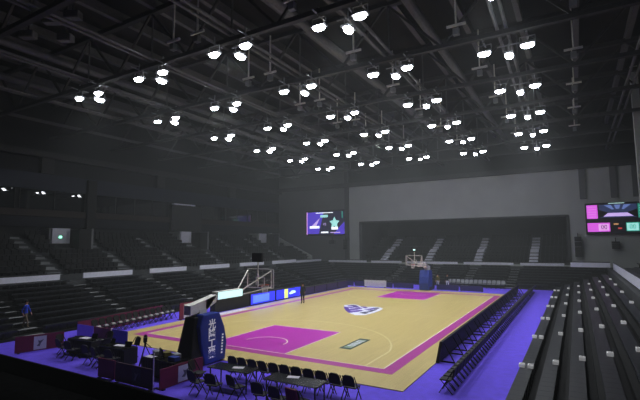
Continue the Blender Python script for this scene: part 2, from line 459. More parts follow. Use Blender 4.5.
for n, (D, k, x, y, z, fx, al) in enumerate(uc):
    if n < 300 and D < 900:
        lb = 'black upright seat in the %s row up of the left upper stand' % UROW[k]
        gr = 'upright seats in the %s row of the left upper stand' % UROW[k]
        if us is None:
            us = empty('upper_stand_seat', (x, y, z), label=lb, cat='stadium seat', group=gr)
            MB().box(-.6, -.2, -.22, .22, .36, .43).build('seat_pad', 'seat2', us)
            MB().box(-.64, -.56, -.22, .22, .45, .82).build('backrest', 'seat2', us)
            MB().box(-.42, -.35, -.05, .05, 0, .36).build('pedestal', 'frame', us)
        else: dup(us, (x, y, z), 0, lb, gr)
    else: up_seat_geo(b, x, y, z, fx, al)
tag(b.build('upper_stand_seats', 'seat2'), 'black upright seats filling the upper stands away from the near left block', 'seats', kind='stuff')
def upper_stair(fn, s, zb, fx, along_y, label):
    b = MB()
    for k, (d0, d1, z) in enumerate(UP):
        for q in range(2):
            (xa, ya), (xb, yb) = fn(s-.52, d0+(d1-d0)*q/2), fn(s+.52, d0+(d1-d0)*(q+1)/2)
            b.box(min(xa, xb), max(xa, xb), min(ya, yb), max(ya, yb), zb+z+.002, zb+z+(.04 if q == 0 or k == 4 else .2)+(0 if along_y else .12))
    return tag(b.build('upper_stair', 'step' if along_y else 'fascia'), label, 'stairs', 'concrete stairs between seat blocks', 'structure')
for j, s in enumerate(AUL): upper_stair(ul, s, 2.35, -1, True, 'grey concrete stair of left upper stand, %s from the near end' % ORD[j])
for j, s in enumerate(AUF): upper_stair(uf, s, 2.1, 1, False, 'grey concrete stair inside the far opening, %s from the left' % ['first', 'second', 'third', 'fourth'][j])
# end wall of the left upper stand
e = MB(); 
e.prism([(UL, 2.35), (UL, 3.3), (LW, 7.2), (LW, 2.35)], 42.5, 42.8, fn=lambda a, z, y: (a, y, z))
tag(e.build('wall_stand_end', 'wallfar'), kind='structure')
# vomitories in the left upper stand
for j, (y0, y1, _) in enumerate(VOM):
    lb = ['nearest grey entrance block in left upper stand, green light inside', 'middle grey entrance block in left upper stand', 'farthest grey entrance block in left upper stand'][j]
    x0 = UL-4.6; r = empty('entrance_block', (x0, (y0+y1)/2, 4.5), label=lb, cat='entrance', kind='structure')
    h = (y1-y0)/2
    MB().box(-3.6, -1.9, -h, -h+.2, -.2, 2.4).box(-3.6, -.2, h-.2, h, -.2, 2.4).box(-3.8, -3.6, -h, h, -.2, 2.4).build('side_wall', 'step', r)
    MB().box(-1.9, -1.7, -h+.2, -h+1.9, -.2, 2.4).build('lit_wall', 'fascia', r)  # pale colour stands in for the light falling on this wall
    MB().box(-1.9, -.2, -h+1.95, h-.2, -.2, 2.3).build('opening', 'black', r)  # solid block; the dark inside the entrance is put into its black colour
    if j == 0: MB().box(-1.72, -1.66, -h+.85, -h+1.1, 1.45, 1.65).build('exit_light', 'green', r)

# ------------------------------------------------------------------ roof trusses, beams
TY = [-14.05, -7.45, -.85, 5.75, 12.35, 18.95, 25.55, 32.4, 39.0]
LX = [-13.3, -6.8, -.4, 5.85, 12.1]
ZB, ZT = 16.0, 19.4
def truss():
    r = empty('roof_truss', (0, 0, 0))
    MB().box(-30.5, 29.5, -.14, .14, ZB-.12, ZB+.12).build('bottom_chord', 'steeldk', r)
    MB().box(-30.5, 29.5, -.16, .16, ZT-.15, ZT+.15).build('top_chord', 'steeldk', r)
    xs = [-29.2+6.35*i*.5 for i in range(19)]
    for i in range(18):
        a, b = (xs[i], ZB), (xs[i+1], ZT)
        if i % 2: a, b = (xs[i], ZT), (xs[i+1], ZB)
        MB().bar((a[0], 0, a[1]), (b[0], 0, b[1]), .13).build('brace', 'steeldk', r)
    for x in LX: MB().bar((x, 0, ZB), (x, 0, ZT), .08).build('hanger', 'steel', r)
    return r
tr = truss()
for k, y in enumerate(TY):
    lb = 'grey steel roof truss spanning the hall, %s from the near end' % ORD[k]
    if k == 0: tr.location = (0, y, 0); tag(tr, lb, 'roof truss', 'cross trusses under the roof')
    else: dup(tr, (0, y, 0), 0, lb)
# longitudinal beams at the lamp columns
bx_ = [-26, -19.7]+LX+[18.6, 24.6]
NB = ['first', 'second', 'third', 'fourth', 'fifth', 'sixth', 'seventh', 'eighth', 'ninth']
bm = None
for k, x in enumerate(bx_):
    lb = 'pale twin tube running lengthways under the roof, %s from the left' % NB[k]
    if bm is None:
        bm = empty('roof_beam', (x, 0, 16.35), label=lb, cat='roof beam', group='lengthways tubes under the roof')
        MB().tube((-.22, -15, 0), (-.22, 44.2, 0), .09).build('tube', 'steel', bm)
        MB().tube((.22, -15, 0), (.22, 44.2, 0), .09).build('tube', 'steel', bm)
    else: dup(bm, (x, 0, 16.35), .02 if x in LX else 0, lb)
pu = None
for k in range(19):
    x = -28.6+3.15*k
    lb = 'thick grey roof purlin high under the deck, %s counting from the left' % ['first', 'second', 'third', 'fourth', 'fifth', 'sixth', 'seventh', 'eighth', 'ninth', 'tenth', 'eleventh', 'twelfth', 'thirteenth', 'fourteenth', 'fifteenth', 'sixteenth', 'seventeenth', 'eighteenth', 'nineteenth'][k]
    if pu is None:
        pu = tag(MB().box(-.16, .16, -21.5, 44.5, -.3, .3).build('roof_purlin', 'steel'), lb, 'purlin', 'purlins under the roof deck'); pu.location = (x, 0, 19.75)
    else:
        o = pu.copy(); COL.objects.link(o); o.location = (x, 0, 19.75); o['label'] = lb
# ducts
for k, x in enumerate((-22.8, -16.2, 1.4, 7.6)):
    tag(MB().tube((x, -15, 18.3), (x, 44, 18.3), .28, 12).build('air_duct', 'steel'), 'long round air duct under the roof, %s from the left' % NB[k], 'duct', 'air ducts under the roof')
# small brackets / boxes hanging between
bk = None
for x in (-6.7+2.2, -2.6, 3.7, 9.8, 15.2):
    for k in range(8):
        y = TY[k]-.35
        u, v, D = project((x, y, 16.6))
        if not (0 < u < 640 and -2 < v < 170): continue
        lb = 'small hung bracket with pale box, %s bay from near end, %s line from left' % (ORD[k], NB[[-6.7+2.2, -2.6, 3.7, 9.8, 15.2].index(x)])
        if bk is None:
            bk = empty('hanging_bracket', (x, y, 16.3), label=lb, cat='bracket', group='small brackets hung from the roof')
            MB().box(-.5, .5, -.06, .06, .5, .62).box(-.04, .04, -.04, .04, .6, 3.2).build('hanger_arm', 'offwhite', bk)
            MB().box(-.16, .16, -.14, .14, 0, .36).build('sensor_box', 'lampbody', bk)
        else: dup(bk, (x, y, 16.3), 0, lb)
# ------------------------------------------------------------------ floodlights
lp = None
def light(x, y, z, e, name='court_light', sz=130):
    l = bpy.data.lights.new(name, 'SPOT'); l.energy = e; l.spot_size = math.radians(sz); l.spot_blend = .8; l.shadow_soft_size = .5
    l.color = (.93, .96, 1)
    o = bpy.data.objects.new(name, l); COL.objects.link(o); o.location = (x, y, z); return o
CL = ['first', 'second', 'third', 'fourth', 'fifth']
RW = ['nearest', 'second', 'third', 'fourth', 'fifth', 'farthest']
for k in range(6):
    y = TY[k+2]
    for c, x in enumerate(LX):
        xo = x+.1-.02*(y+.85); yo = (0, -.15, -.3, .1, .55)[c]
        for (dx, dy, dz, rz, nm) in ((-1.05, .0, 15.3, 0, 'left'), (1.05, .05, 15.3, 0, 'right'), (.1, .75, 15.22, math.pi/2, 'middle')):
            lb = '%s floodlight of the cluster on the %s lit truss, %s lamp column from left' % (nm, RW[k], CL[c])
            p = (xo+dx, y+yo+dy, dz)
            if lp is None:
                lp = empty('floodlight', p, rz, label=lb, cat='floodlight', group='floodlights hung from the roof trusses')
                MB().prism([(-.36, -.22), (.36, -.22), (.36, .22), (-.36, .22)], .04, .16).build('housing', 'lampbody', lp, .02)
                q = MB(); el = lambda a, b_: [(a*math.cos(t*math.pi/8), b_*math.sin(t*math.pi/8)) for t in range(16)]
                q.prism(el(.31, .2), -.03, .035).prism(el(.24, .14), -.1, -.03)
                q.build('lens', 'lamp', lp)
                MB().box(-.38, -.35, -.03, .03, .1, .5).box(.35, .38, -.03, .03, .1, .5).box(-.38, .38, -.03, .03, .47, .5).box(-.03, .03, -.03, .03, .5, 1.0).box(-.03, .03, -.6, .6, .58, .64).build('yoke', 'lampbody', lp)
            else: dup(lp, p, rz, lb)
        light(xo, y+yo+.3, 14.9, 960, sz=108)

# ------------------------------------------------------------------ court
court = empty('basketball_court', (0, 14, 0), label='yellow maple basketball court with magenta keys and border on purple carpet', cat='basketball court')
def cp(mb, name, m):
    for i, v in enumerate(mb.v):
        x, y = v[0], v[1]
        if name.startswith(('centre_emblem', 'emblem_')): x, y = -.35+(x+.4)*.9, 14.45+(y-14.4)*.9
        mb.v[i] = (x, y-14, v[2])
    return mb.build(name, m, court)
cp(MB().box(-9.1, 9.1, -2.2, 30.3, 0, .03), 'wood_floor', 'wood')
z0, z1 = .03, .034
BW = .55
cp(MB().box(-7.5-BW, 7.5+BW, -BW, 0, z0, z1).box(-7.5-BW, 7.5+BW, 28, 28+BW, z0, z1).box(-7.5-BW, -7.5, 0, 28, z0, z1).box(7.5, 7.5+BW, 0, 28, z0, z1), 'border_band', 'band')
for s in (0, 1):
    Y = (lambda y: y) if s == 0 else (lambda y: 28-y)
    y0, y1 = sorted((Y(0), Y(5.8)))
    cp(MB().box(-2.45, 2.45, y0, y1, z0, z1), 'painted_key', 'magenta')
    L = MB(); zz = (.034, .037)
    L.box(-2.45, -2.38, y0, y1, *zz).box(2.38, 2.45, y0, y1, *zz)
    a, b_ = sorted((Y(5.73), Y(5.8))); L.box(-2.45, 2.45, a, b_, *zz)
    cyb = Y(1.575); sg = 1 if s == 0 else -1
    L.ring(0, cyb, 1.2, 1.27, 0 if s == 0 else -math.pi, math.pi if s == 0 else 0, *zz, n=20)
    cp(L, 'key_line', 'line')
    L = MB(); zz = (z0+.001, z1)
    a0 = math.acos(6.6/6.75)
    L.ring(0, cyb, 6.68, 6.76, (a0 if s == 0 else -math.pi+a0), (math.pi-a0 if s == 0 else -a0), *zz, n=48)
    ya, yb = sorted((Y(0), Y(1.575+6.75*math.sin(a0))))
    L.box(-6.64, -6.56, ya, yb, *zz).box(6.56, 6.64, ya, yb, *zz)
    cp(L, 'three_point_line', 'cream')
L = MB().box(-7.5, 7.5, -.0, .06, z1, z1+.003).box(-7.5, 7.5, 27.94, 28, z1, z1+.003).box(7.42, 7.5, 0, 28, z1, z1+.003).box(-7.5, -7.42, 0, 28, z1, z1+.003)
cp(L, 'boundary_line', 'line')
cp(MB().box(-7.5, 7.5, 13.97, 14.03, z0+.0005, z0+.0015), 'centre_line', 'cream')
# emblem at centre
zz = lambda k: (.031+.0015*k, .0325+.0015*k)
cp(MB().prism([(-2.9, 16.0), (-2.4, 16.9), (-1.7, 16.6), (-.9, 15.7), (-.2, 16.3), (.6, 16.3), (1.2, 15.6), (1.4, 14.3), (1.4, 13.0), (1.2, 11.7), (.6, 11.3), (-.3, 12.0), (-1.2, 13.1), (-1.8, 14.0), (-2.4, 15.0)][::-1], *zz(0)), 'centre_emblem', 'logo_w')
e = MB()
for poly in ([(-2.5, 15.8), (-2.2, 16.6), (-1.8, 16.1), (-2.1, 15.4)], [(-2.0, 14.9), (-1.6, 15.8), (-1.2, 15.6), (-1.5, 14.5)], [(-1.5, 13.9), (-.9, 15.2), (-.5, 15.0), (-.6, 14.0), (-.9, 13.2)],
             [(-.8, 12.9), (-.4, 13.9), (0, 14.1), (.1, 13.3), (-.2, 12.6)], [(-.1, 14.4), (.3, 15.6), (.6, 15.5), (.5, 14.4)], [(-1.2, 15.9), (-.4, 15.2), (-.2, 15.5), (-.7, 16.0)], [(-2.5, 15.2), (-1.9, 15.0), (-1.2, 13.6), (-.2, 12.4), (-.5, 12.2), (-1.3, 13.2), (-1.9, 14.1)][::-1], [(-2.3, 16.2), (-1.2, 15.0), (-.9, 15.3), (-1.9, 16.5)]): e.prism(poly[::-1], *zz(1))
cp(e, 'emblem_strokes', 'logo_p')
e = MB()
for poly in ([(.5, 13.5), (.7, 15.0), (1.0, 14.9), (1.0, 13.4)], [(.3, 12.6), (.5, 13.3), (1.0, 13.1), (1.0, 12.2)], [(.2, 15.7), (.6, 16.0), (.9, 15.5), (.7, 15.2)]): e.prism(poly[::-1], *zz(1))
cp(e, 'emblem_strokes', 'logo_n')
# sponsor plate painted on the floor
cp(MB().box(4.12, 4.78, 2.3, 4.8, *zz(0)), 'sponsor_plate', 'dkgreen')
cp(MB().box(4.24, 4.66, 2.58, 4.52, *zz(1)), 'sponsor_plate', 'palegreen')
e = MB()
for j in range(5): e.box(4.26, 4.62, 2.95+.3*j, 3.12+.3*j, *zz(2)); e.box(4.26 if j % 2 else 4.54, 4.34 if j % 2 else 4.62, 2.95+.3*j, 3.23+.3*j, *zz(2))
cp(e, 'sponsor_letters', 'logo_w')
cp(MB().box(-9.0, -8.3, 5.6, 10.4, *zz(0)), 'sideline_decal', 'logo_w')
cp(MB().box(7.56, 7.95, 0, 28, .0341, .0345), 'border_strip', 'band')  # thin strip over the right border, same colour as the band

# ------------------------------------------------------------------ courtside: LED boards on the right
bd = None
n = 12
for j in range(n):
    y0 = 2.0+2.47*j
    lb = 'black leaning courtside LED board seen from behind, %s from the near end' % (ORD+['eleventh', 'twelfth'])[j]
    if bd is None:
        bd = empty('led_board', (9.2, y0, 0), label=lb, cat='LED board', group='LED boards along the right sideline')
        MB().hexa([(-.1, 0, .04), (.02, 0, .04), (.02, 2.46, .04), (-.1, 2.46, .04), (-.02+.12, 0, .95), (.22, 0, .95), (.22, 2.46, .95), (.1, 2.46, .95)]).build('cabinet', 'ledblack', bd)
        for yy in (.4, 2.0):
            MB().bar((.2, yy, .8), (.62, yy, .03), .04).bar((0, yy, .03), (.64, yy, .03), .05).build('support_leg', 'frame', bd)
    else: dup(bd, (9.2, y0, 0), 0, lb)

# folding chair: faces +Y locally
def chair(name='folding_chair', m='chair'):
    r = empty(name, (0, 0, 0))
    MB().box(-.21, .21, -.2, .2, .43, .47).build('seat', m, r, .012)
    q = MB(); q.prism([(-.21, .52), (.21, .52), (.215, .74), (.19, .84), (.11, .9), (-.11, .9), (-.19, .84), (-.215, .74)], 0, .035, fn=lambda a, z, y: (a, -.24-(z-.52)*.25-y, z)); q.build('backrest', m, r)
    for s in (-1, 1):
        MB().bar((.22*s, .22, 0), (.22*s, -.32, .86), .025).build('leg', 'frame', r)
        MB().bar((.2*s, -.24, 0), (.2*s, .16, .45), .025).build('leg', 'frame', r)
    return r
ch = chair()
y = -1.4; k = 0
while y < 33.8:
    lb = 'black folding chair in the long row beside the right courtside boards'
    gr = 'folding chairs in the row along the right sideline'
    if k == 0: ch.location = (10.45, y, 0); ch.rotation_euler = (0, 0, math.pi/2); tag(ch, lb, 'chair', gr)
    else: dup(ch, (10.45, y, 0), math.pi/2+R.uniform(-.04, .04), lb, gr)
    y += .52; k += 1
# baseline row of 11
CW = ['first', 'second', 'third', 'fourth', 'fifth', 'sixth', 'seventh', 'eighth', 'ninth', 'tenth', 'eleventh']
for j, x in enumerate([2.8, 3.3, 3.8, 4.3, 4.8, 5.3, 5.8, 6.32, 6.85, 7.38, 7.9]):
    dup(ch, (x, -3.78, 0), R.uniform(-.06, .06), 'black folding chair in the near baseline row, %s from the left' % CW[j], 'folding chairs behind the near baseline')
def ptable(cx, cy, w, d, rz, label, m='table', skirt=False):
    r = empty('press_table', (cx, cy, 0), rz, label=label, cat='table')
    MB().box(-w/2, w/2, -d/2, d/2, .71, .745).build('tabletop', m, r, .01)
    if skirt:
        q = MB(); n = 24
        for i in range(n):
            a = -w/2+w*i/n; q.box(a, a+w/n, -d/2+(.012 if i % 2 else 0), d/2-(.012 if i % 2 else 0), .05, .71)
        q.build('table_skirt', 'black', r)
    for sx in (-1, 1):
        for sy in (-1, 1):
            MB().bar((sx*(w/2-.12), sy*(d/2-.08), 0), (sx*(w/2-.12), sy*(d/2-.08), .71), .035).build('leg', 'frame', r)
    return r
ptable(3.55, -4.85, 1.9, .75, .04, 'glossy black folding table nearest the blue padded hoop stand')
ptable(6.35, -4.95, 2.1, .8, .04, 'glossy black folding table right of the other, behind the baseline chairs')
def sheet(x, y, z, w, d, rz, label, m='paper', name='paper_sheet'):
    o = MB().box(-w/2, w/2, -d/2, d/2, 0, .006).build(name, m); o.location = (x, y, z); o.rotation_euler = (0, 0, rz)
    return tag(o, label, 'paper')
sheet(3.75, -4.8, .747, .42, .25, .4, 'white paper lying on the black table nearest the hoop')
sheet(6.15, -4.75, .747, .42, .25, .3, 'white paper lying on the black table behind the baseline chairs')
for j, (x, y, rz) in enumerate([(2.9, -5.95, -.1), (3.65, -5.9, .2), (4.5, -5.7, -.2), (5.65, -5.85, .15), (6.4, -5.9, 0), (7.1, -5.75, -.15), (2.15, -5.2, -1.3)]):
    dup(ch, (x, y, 0), rz, 'black folding chair on the near side of the tables, ' + ['second from left', 'third from left', 'fourth from left', 'fifth from left', 'sixth from left', 'rightmost', 'leftmost and turned'][j], 'folding chairs on the near side of the press tables')
# maroon jacket over a chair
j_ = MB(); j_.hexa([(-.25, -.04, 0), (.25, -.04, 0), (.25, .0, 0), (-.25, .0, 0), (-.22, -.13, .42), (.22, -.13, .42), (.22, -.09, .42), (-.22, -.09, .42)])
for i in range(6): j_.tube((-.21+.085*i, -.04, 0), (-.19+.077*i, -.12, .42), .03, 6)
o = j_.build('jacket', 'maroon'); o.location = (7.05, -6.1, .5); o.rotation_euler = (0, 0, -.15); tag(o, 'maroon jacket draped over the back of the rightmost near chair', 'jacket')

# ------------------------------------------------------------------ maroon barriers
def emblem(b, cx, cz, w, h):
    """abstract swirl emblem in grey on a white square, in the XZ plane (local)"""
    b.prism([(cx-.3*w, cz-.25*h), (cx-.05*w, cz-.3*h), (cx+.1*w, cz), (cx+.32*w, cz+.28*h), (cx, cz+.15*h), (cx-.2*w, cz+.22*h), (cx-.1*w, cz-.05*h)], -.031, -.026, fn=lambda a, z, y: (a, y, z))
def barrier(x, y, rz, w, h, label, m='maroon', plate=None, pm='white', px=0):
    r = empty('barrier_board', (x, y, 0), rz, label=label, cat='barrier')
    MB().box(-w/2, w/2, -.02, .02, .03, h).build('panel', m, r)
    MB().box(-w/2+.1, -w/2+.2, -.1, .3, 0, .03).box(w/2-.2, w/2-.1, -.1, .3, 0, .03).build('foot', 'frame', r)
    if plate:
        MB().box(px-plate/2, px+plate/2, -.026, -.02, .08, h-.08).build('emblem_plate', pm, r)
        e = MB(); emblem(e, px, h/2, plate*.9, (h-.16)*.9); e.build('emblem', 'steel', r)
    return r
H90 = math.pi/2
barrier(-8.85, -5.3, H90-.3, 2.1, .8, 'maroon barrier board with white square plate standing alone at far left', plate=.55)
barrier(-1.62, -6.45, .05, 1.0, .75, 'plain maroon barrier board left of the dark one by the near stand')
barrier(.13, -6.5, 0, 2.2, .75, 'dark maroon barrier board facing the near stand with dim plate', m=mat('maroon_dark', (58, 12, 32), .6), plate=.5, pm='steeldk', px=.15)
barrier(1.44, -5.36, H90, 2.1, .75, 'maroon barrier board with white emblem square left of the hoop stand', plate=.72, px=.15)
tag(MB().tube((1.29, -6.56, 0), (1.29, -6.56, 1.35), .02).build('corner_pole', 'offwhite'), 'thin pale pole at the corner of the maroon barriers', 'pole')
barrier(-9.5, -2.58, 0, 1.5, .75, 'purple lit barrier board at the left corner of the court', m=mat('lit_purple', (66, 46, 150), emit=.35))
barrier(-7.9, -2.58, 0, 1.5, .75, 'maroon barrier board between two purple boards at the left court corner')
barrier(-6.4, -2.58, 0, 1.3, .75, 'purple barrier board right of the maroon one near the court corner', m=mat('dull_purple', (60, 44, 150), .5))
tag(MB().box(-7.12, -7.08, -2.62, -2.52, 0, .8).build('corner_post', 'offwhite'), 'short pale post between maroon and purple boards', 'post')
barrier(-11.0, 1.0, H90+.19, 7.2, .85, 'long maroon barrier board behind the left bench chairs', m='maroon')
barrier(-9.4, 4.75, H90, 1.3, 1.15, 'upright maroon board with white plate at the left sideline', plate=.55)
# left team bench
for j in range(13):
    y = -1.7+.52*j
    c = dup(ch, (-9.55-.19*(y+2.3)*.85, y, 0), -H90+.19, 'black bench chair %s along the left sideline from the near end' % ((CW+['twelfth', 'thirteenth', 'fourteenth', 'fifteenth'])[j]), 'left bench chairs')
    o = MB().box(-.09, .09, -.11, .11, 0, .05).box(-.07, .08, -.1, .1, .05, .09).build('folded_towel', 'white'); o.location = (-9.53-.19*(y+2.3)*.85, y, .474)
    tag(o, 'white folded towel on the %s left bench chair from the near end' % ((CW+['twelfth', 'thirteenth', 'fourteenth', 'fifteenth'])[j]), 'towel', 'white towels on the left bench')
# left LED table boards
def ledboard(y0, y1, label, m, extra=None, h=1.0, x=-9.45):
    r = empty('led_board', (x, (y0+y1)/2, 0), label=label, cat='LED board')
    d = (y1-y0)/2
    MB().box(-.5, 0, -d, d, .02, h).build('cabinet', 'ledblack', r)
    MB().box(0, .01, -d+.03, d-.03, .1, h-.04).build('screen', m, r)
    if extra: extra(r, d, h)
    return r
ledboard(7.6, 11.7, 'unlit black LED table board on the left sideline', 'ledblack')
def ex1(r, d, h): MB().box(.01, .014, -d+.3, d-.9, .2, h-.15).build('screen_image', 'ledsky', r)
def ex2(r, d, h):
    MB().box(.01, .014, -.75, -.15, .1, h-.05).build('screen_image', 'ledyel', r)
    b = MB(); b.prism([(0, .5), (.5, .72), (1.1, .66), (1.2, .5), (.7, .42), (.2, .38)], .01, .014, fn=lambda a, z, x: (x, a, z)); b.build('screen_image', 'ledwhite', r)
ledboard(11.85, 15.35, 'blue lit LED board left of the one with white picture, left sideline', 'ledblue', ex1)
ledboard(15.5, 19.6, 'blue lit LED board with yellow and white picture, left sideline', 'ledblue', ex2)
for j in range(4):
    ledboard(19.8+2.6*j, 22.3+2.6*j, 'dim purple sideline board beyond the blue LED boards, %s' % ['nearest', 'second', 'third', 'farthest'][j], mat('dim_purple', (44, 26, 84), emit=.15), h=.8)
for j in range(16):
    c = dup(ch, (-10.6, 20.2+.6*j, 0), -H90, 'dark chair in the far row along the left sideline', 'far chairs on the left sideline')
# near-left tables with equipment
ptable(-6.1, -4.6, 1.8, .7, .05, 'black table with white paper, leftmost of those by the near stand', skirt=True)
ptable(-3.3, -4.8, 1.8, .7, .0, 'black table with white paper left of the camera tripod', skirt=True)
ptable(.2, -5.15, 1.9, .75, 0, 'black cluttered equipment table behind the maroon barrier corner', skirt=True)
sheet(-6.2, -4.55, .747, .55, .35, .1, 'white paper on the leftmost table by the near stand')
sheet(-3.25, -4.7, .747, .6, .3, .2, 'white paper on the table left of the camera tripod')
sheet(-.45, -5.32, .747, .5, .3, .0, 'pale sheet on the cluttered equipment table behind the maroon corner')
for j, (x, y, rz) in enumerate([(-7.2, -5.0, -1.2), (-6.5, -5.4, 0), (-5.7, -5.45, .2), (-4.2, -5.5, .1), (-3.4, -5.6, -.1), (-2.6, -5.5, .2), (-6.0, -3.7, 3.1), (-3.6, -3.9, 3.0), (-4.9, -4.5, 1.5)]):
    dup(ch, (x, y, 0), rz, 'black folding chair around the two left tables, ' + ['leftmost', 'second from left on near side', 'third from left on near side', 'fourth from left on near side', 'fifth from left on near side', 'rightmost on near side', 'far side of the leftmost table', 'far side of the second table', 'between the two tables'][j], 'folding chairs around the left tables')
def equip(x, y, z, m, label, k):
    r = empty('broadcast_monitor' if k else 'equipment_case', (x, y, z), R.uniform(-.5, .5), label=label, cat='monitor' if k else 'equipment case')
    if k:
        MB().box(-.12, .12, -.08, .08, 0, .02).box(-.02, .02, -.01, .01, .02, .12).build('stand', 'frame', r)
        MB().box(-.24, .24, -.02, .02, .1, .38).build('screen', m, r, .01)
    else:
        MB().box(-.2, .2, -.14, .14, 0, .16).build('case_body', m, r, .015)
        MB().box(-.06, .06, -.16, -.14, .08, .11).build('handle', 'frame', r)
equip(.15, -5.3, .745, 'ledblack', 'dark monitor in the middle of the cluttered equipment table', 1)
equip(.9, -5.3, .745, 'blueflag', 'blue equipment case at the right end of the cluttered table', 0)
equip(.58, -4.92, .745, 'lampbody', 'grey equipment case on the cluttered table beside the blue case', 0)
equip(.02, -4.92, .745, 'clothyel', 'olive equipment case on the left half of the cluttered table', 0)
def laptop(x, y, rz, label):
    r = empty('laptop', (x, y, .747), rz, label=label, cat='laptop')
    MB().box(-.17, .17, -.12, .12, 0, .018).build('keyboard_base', 'frame', r)
    MB().hexa([(-.17, .12, .018), (.17, .12, .018), (.17, .13, .018), (-.17, .13, .018), (-.17, .19, .24), (.17, .19, .24), (.17, .2, .24), (-.17, .2, .24)]).build('lid', 'frame', r)
laptop(-5.6, -4.6, .2, 'dark open laptop on the right end of the leftmost table')
laptop(-3.85, -4.85, -.1, 'dark open laptop on the left end of the table beside the camera tripod')
laptop(-2.62, -4.9, .3, 'dark open laptop on the right end of the table beside the camera tripod')
equip(-.52, -4.95, .745, 'lampbody', 'small grey equipment case at the left end of the cluttered table', 0)
equip(2.1, -3.2, 0, 'black', 'black equipment case on the purple floor right of the hoop stand', 0)
# tripod camera
tp = empty('video_camera', (-1.6, -4.7, 0), .9, label='black video camera on tripod behind the maroon barriers', cat='video camera')
for a in (0, 2.1, 4.2): MB().bar((0, 0, .95), (.45*math.cos(a), .45*math.sin(a), 0), .03).build('leg', 'frame', tp)
MB().tube((0, 0, .9), (0, 0, 1.1), .04).build('tripod_head', 'black', tp)
MB().box(-.08, .08, -.25, .25, 1.1, 1.3).box(-.05, .05, -.1, .1, 1.3, 1.38).build('camera_body', 'black', tp, .015)
MB().tube((0, .25, 1.2), (0, .45, 1.2), .06, 10).build('lens', 'black', tp)
MB().bar((0, -.2, 1.1), (.25, -.6, .95), .02).build('pan_handle', 'frame', tp)

# ------------------------------------------------------------------ hoops
def hoop(y0, sgn, label, near):
    """origin on the baseline; local +Y towards the court"""
    r = empty('basketball_hoop', (0, y0, 0), 0 if sgn > 0 else math.pi, label=label, cat='basketball hoop')
    # base
    MB().box(-.52, .52, -4.3, -2.3, .02, .4).build('base', 'pad', r, .04)
    q = MB(); q.hexa([(-.5, -4.0, .38), (.45, -4.0, .38), (.45, -3.1, .38), (-.5, -3.1, .38), (-.3, -3.7, 2.1), (.3, -3.7, 2.1), (.3, -2.9, 2.1), (-.3, -2.9, 2.1)])
    q.build('mast_pad', 'pad', r, .05)
    # blue padding: side face on +x, bellied front
    q = MB()
    y = [(-3.28, .05), (-3.55, 1.0), (-3.62, 1.7), (-3.45, 2.2), (-2.45, 2.2), (-2.1, 1.5), (-1.95, .8), (-2.05, .05)]
    q.prism(y, .1 if near else -.5, .56, fn=lambda a, z, x: (x, a, z))
    q.build('blue_pad', 'blueflag', r, .05)
    # boom
    q = MB(); q.hexa([(-.2, -3.85, 2.2), (.2, -3.85, 2.2), (.2, -2.9, 2.3), (-.2, -2.9, 2.3), (-.2, -3.85, 2.6), (.2, -3.85, 2.6), (.2, -2.25, 2.93), (-.2, -2.25, 2.93)])
    q.hexa([(-.2, -2.95, 2.3), (.2, -2.95, 2.3), (.2, -2.3, 2.6), (-.2, -2.3, 2.6), (-.2, -2.95, 2.75), (.2, -2.95, 2.75), (.2, -2.25, 2.93), (-.2, -2.25, 2.93)])
    q.box(-.21, .21, -3.35, -2.9, 1.85, 2.4)
    q.build('boom_box', 'offwhite', r)
    q = MB(); q.box(-.19, .19, -2.2, -.45, 2.68, 3.04).build('boom', 'offwhite', r)
    MB().box(.19, .2, -2.18, -.47, 2.7, 3.02).build('boom_panel', 'ledwhite' if near else 'blueflag', r)
    # struts to board
    for sx in (-1, 1):
        MB().bar((.12*sx, -.5, 2.95), (.8*sx, 1.12, 3.85), .05).bar((.12*sx, -.5, 2.75), (.8*sx, 1.12, 3.0), .05).build('strut', 'offwhite', r)
    MB().bar((-.8, 1.1, 3.0), (-.8, 1.1, 3.85), .04).bar((.8, 1.1, 3.0), (.8, 1.1, 3.85), .04).build('strut', 'offwhite', r)
    # backboard
    bb = MB().box(-.88, .88, 1.18, 1.2, 2.92, 3.93).build('backboard', 'clear', r)
    fm = MB()
    for (a, b_) in (((-.9, 2.9), (.9, 2.95)), ((-.9, 3.9), (.9, 3.95)), ((-.9, 2.9), (-.84, 3.95)), ((.84, 2.9), (.9, 3.95)), ((-.3, 3.05), (.3, 3.1)), ((-.3, 3.45), (.3, 3.5)), ((-.3, 3.05), (-.25, 3.5)), ((.25, 3.05), (.3, 3.5))):
        fm.box(a[0], b_[0], 1.17, 1.21, a[1], b_[1])
    fm.build('board_frame', 'white', bb)
    rg = MB()
    for i in range(16):
        t0, t1 = 2*math.pi*i/16, 2*math.pi*(i+1)/16
        rg.tube((.225*math.cos(t0), 1.6+.225*math.sin(t0), 3.05), (.225*math.cos(t1), 1.6+.225*math.sin(t1), 3.05), .012, 5)
    rg.box(-.06, .06, 1.2, 1.38, 3.0, 3.06); rg.build('rim', 'rim', r)
    nt_ = MB()
    for i in range(12):
        t0, t1 = 2*math.pi*i/12, 2*math.pi*(i+1)/12
        nt_.tube((.22*math.cos(t0), 1.6+.22*math.sin(t0), 3.04), (.13*math.cos(t1), 1.6+.13*math.sin(t1), 2.62), .006, 4)
        nt_.tube((.22*math.cos(t1), 1.6+.22*math.sin(t1), 3.04), (.13*math.cos(t0), 1.6+.13*math.sin(t0), 2.62), .006, 4)
    nt_.build('net', 'net', r)
    # shot clock
    MB().bar((0, 1.0, 3.0), (0, 1.0, 4.3), .05).build('clock_pole', 'offwhite', r)
    MB().box(-.33, .33, .87, 1.03, 4.3, 4.78).build('shot_clock', 'ledblack' if near else 'black', r)
    return r
hn = hoop(0, 1, 'near basketball hoop seen from behind, with blue padded stand and lit white boom', True)
hf = hoop(28, -1, 'far basketball hoop facing the camera with blue padded stand', False)
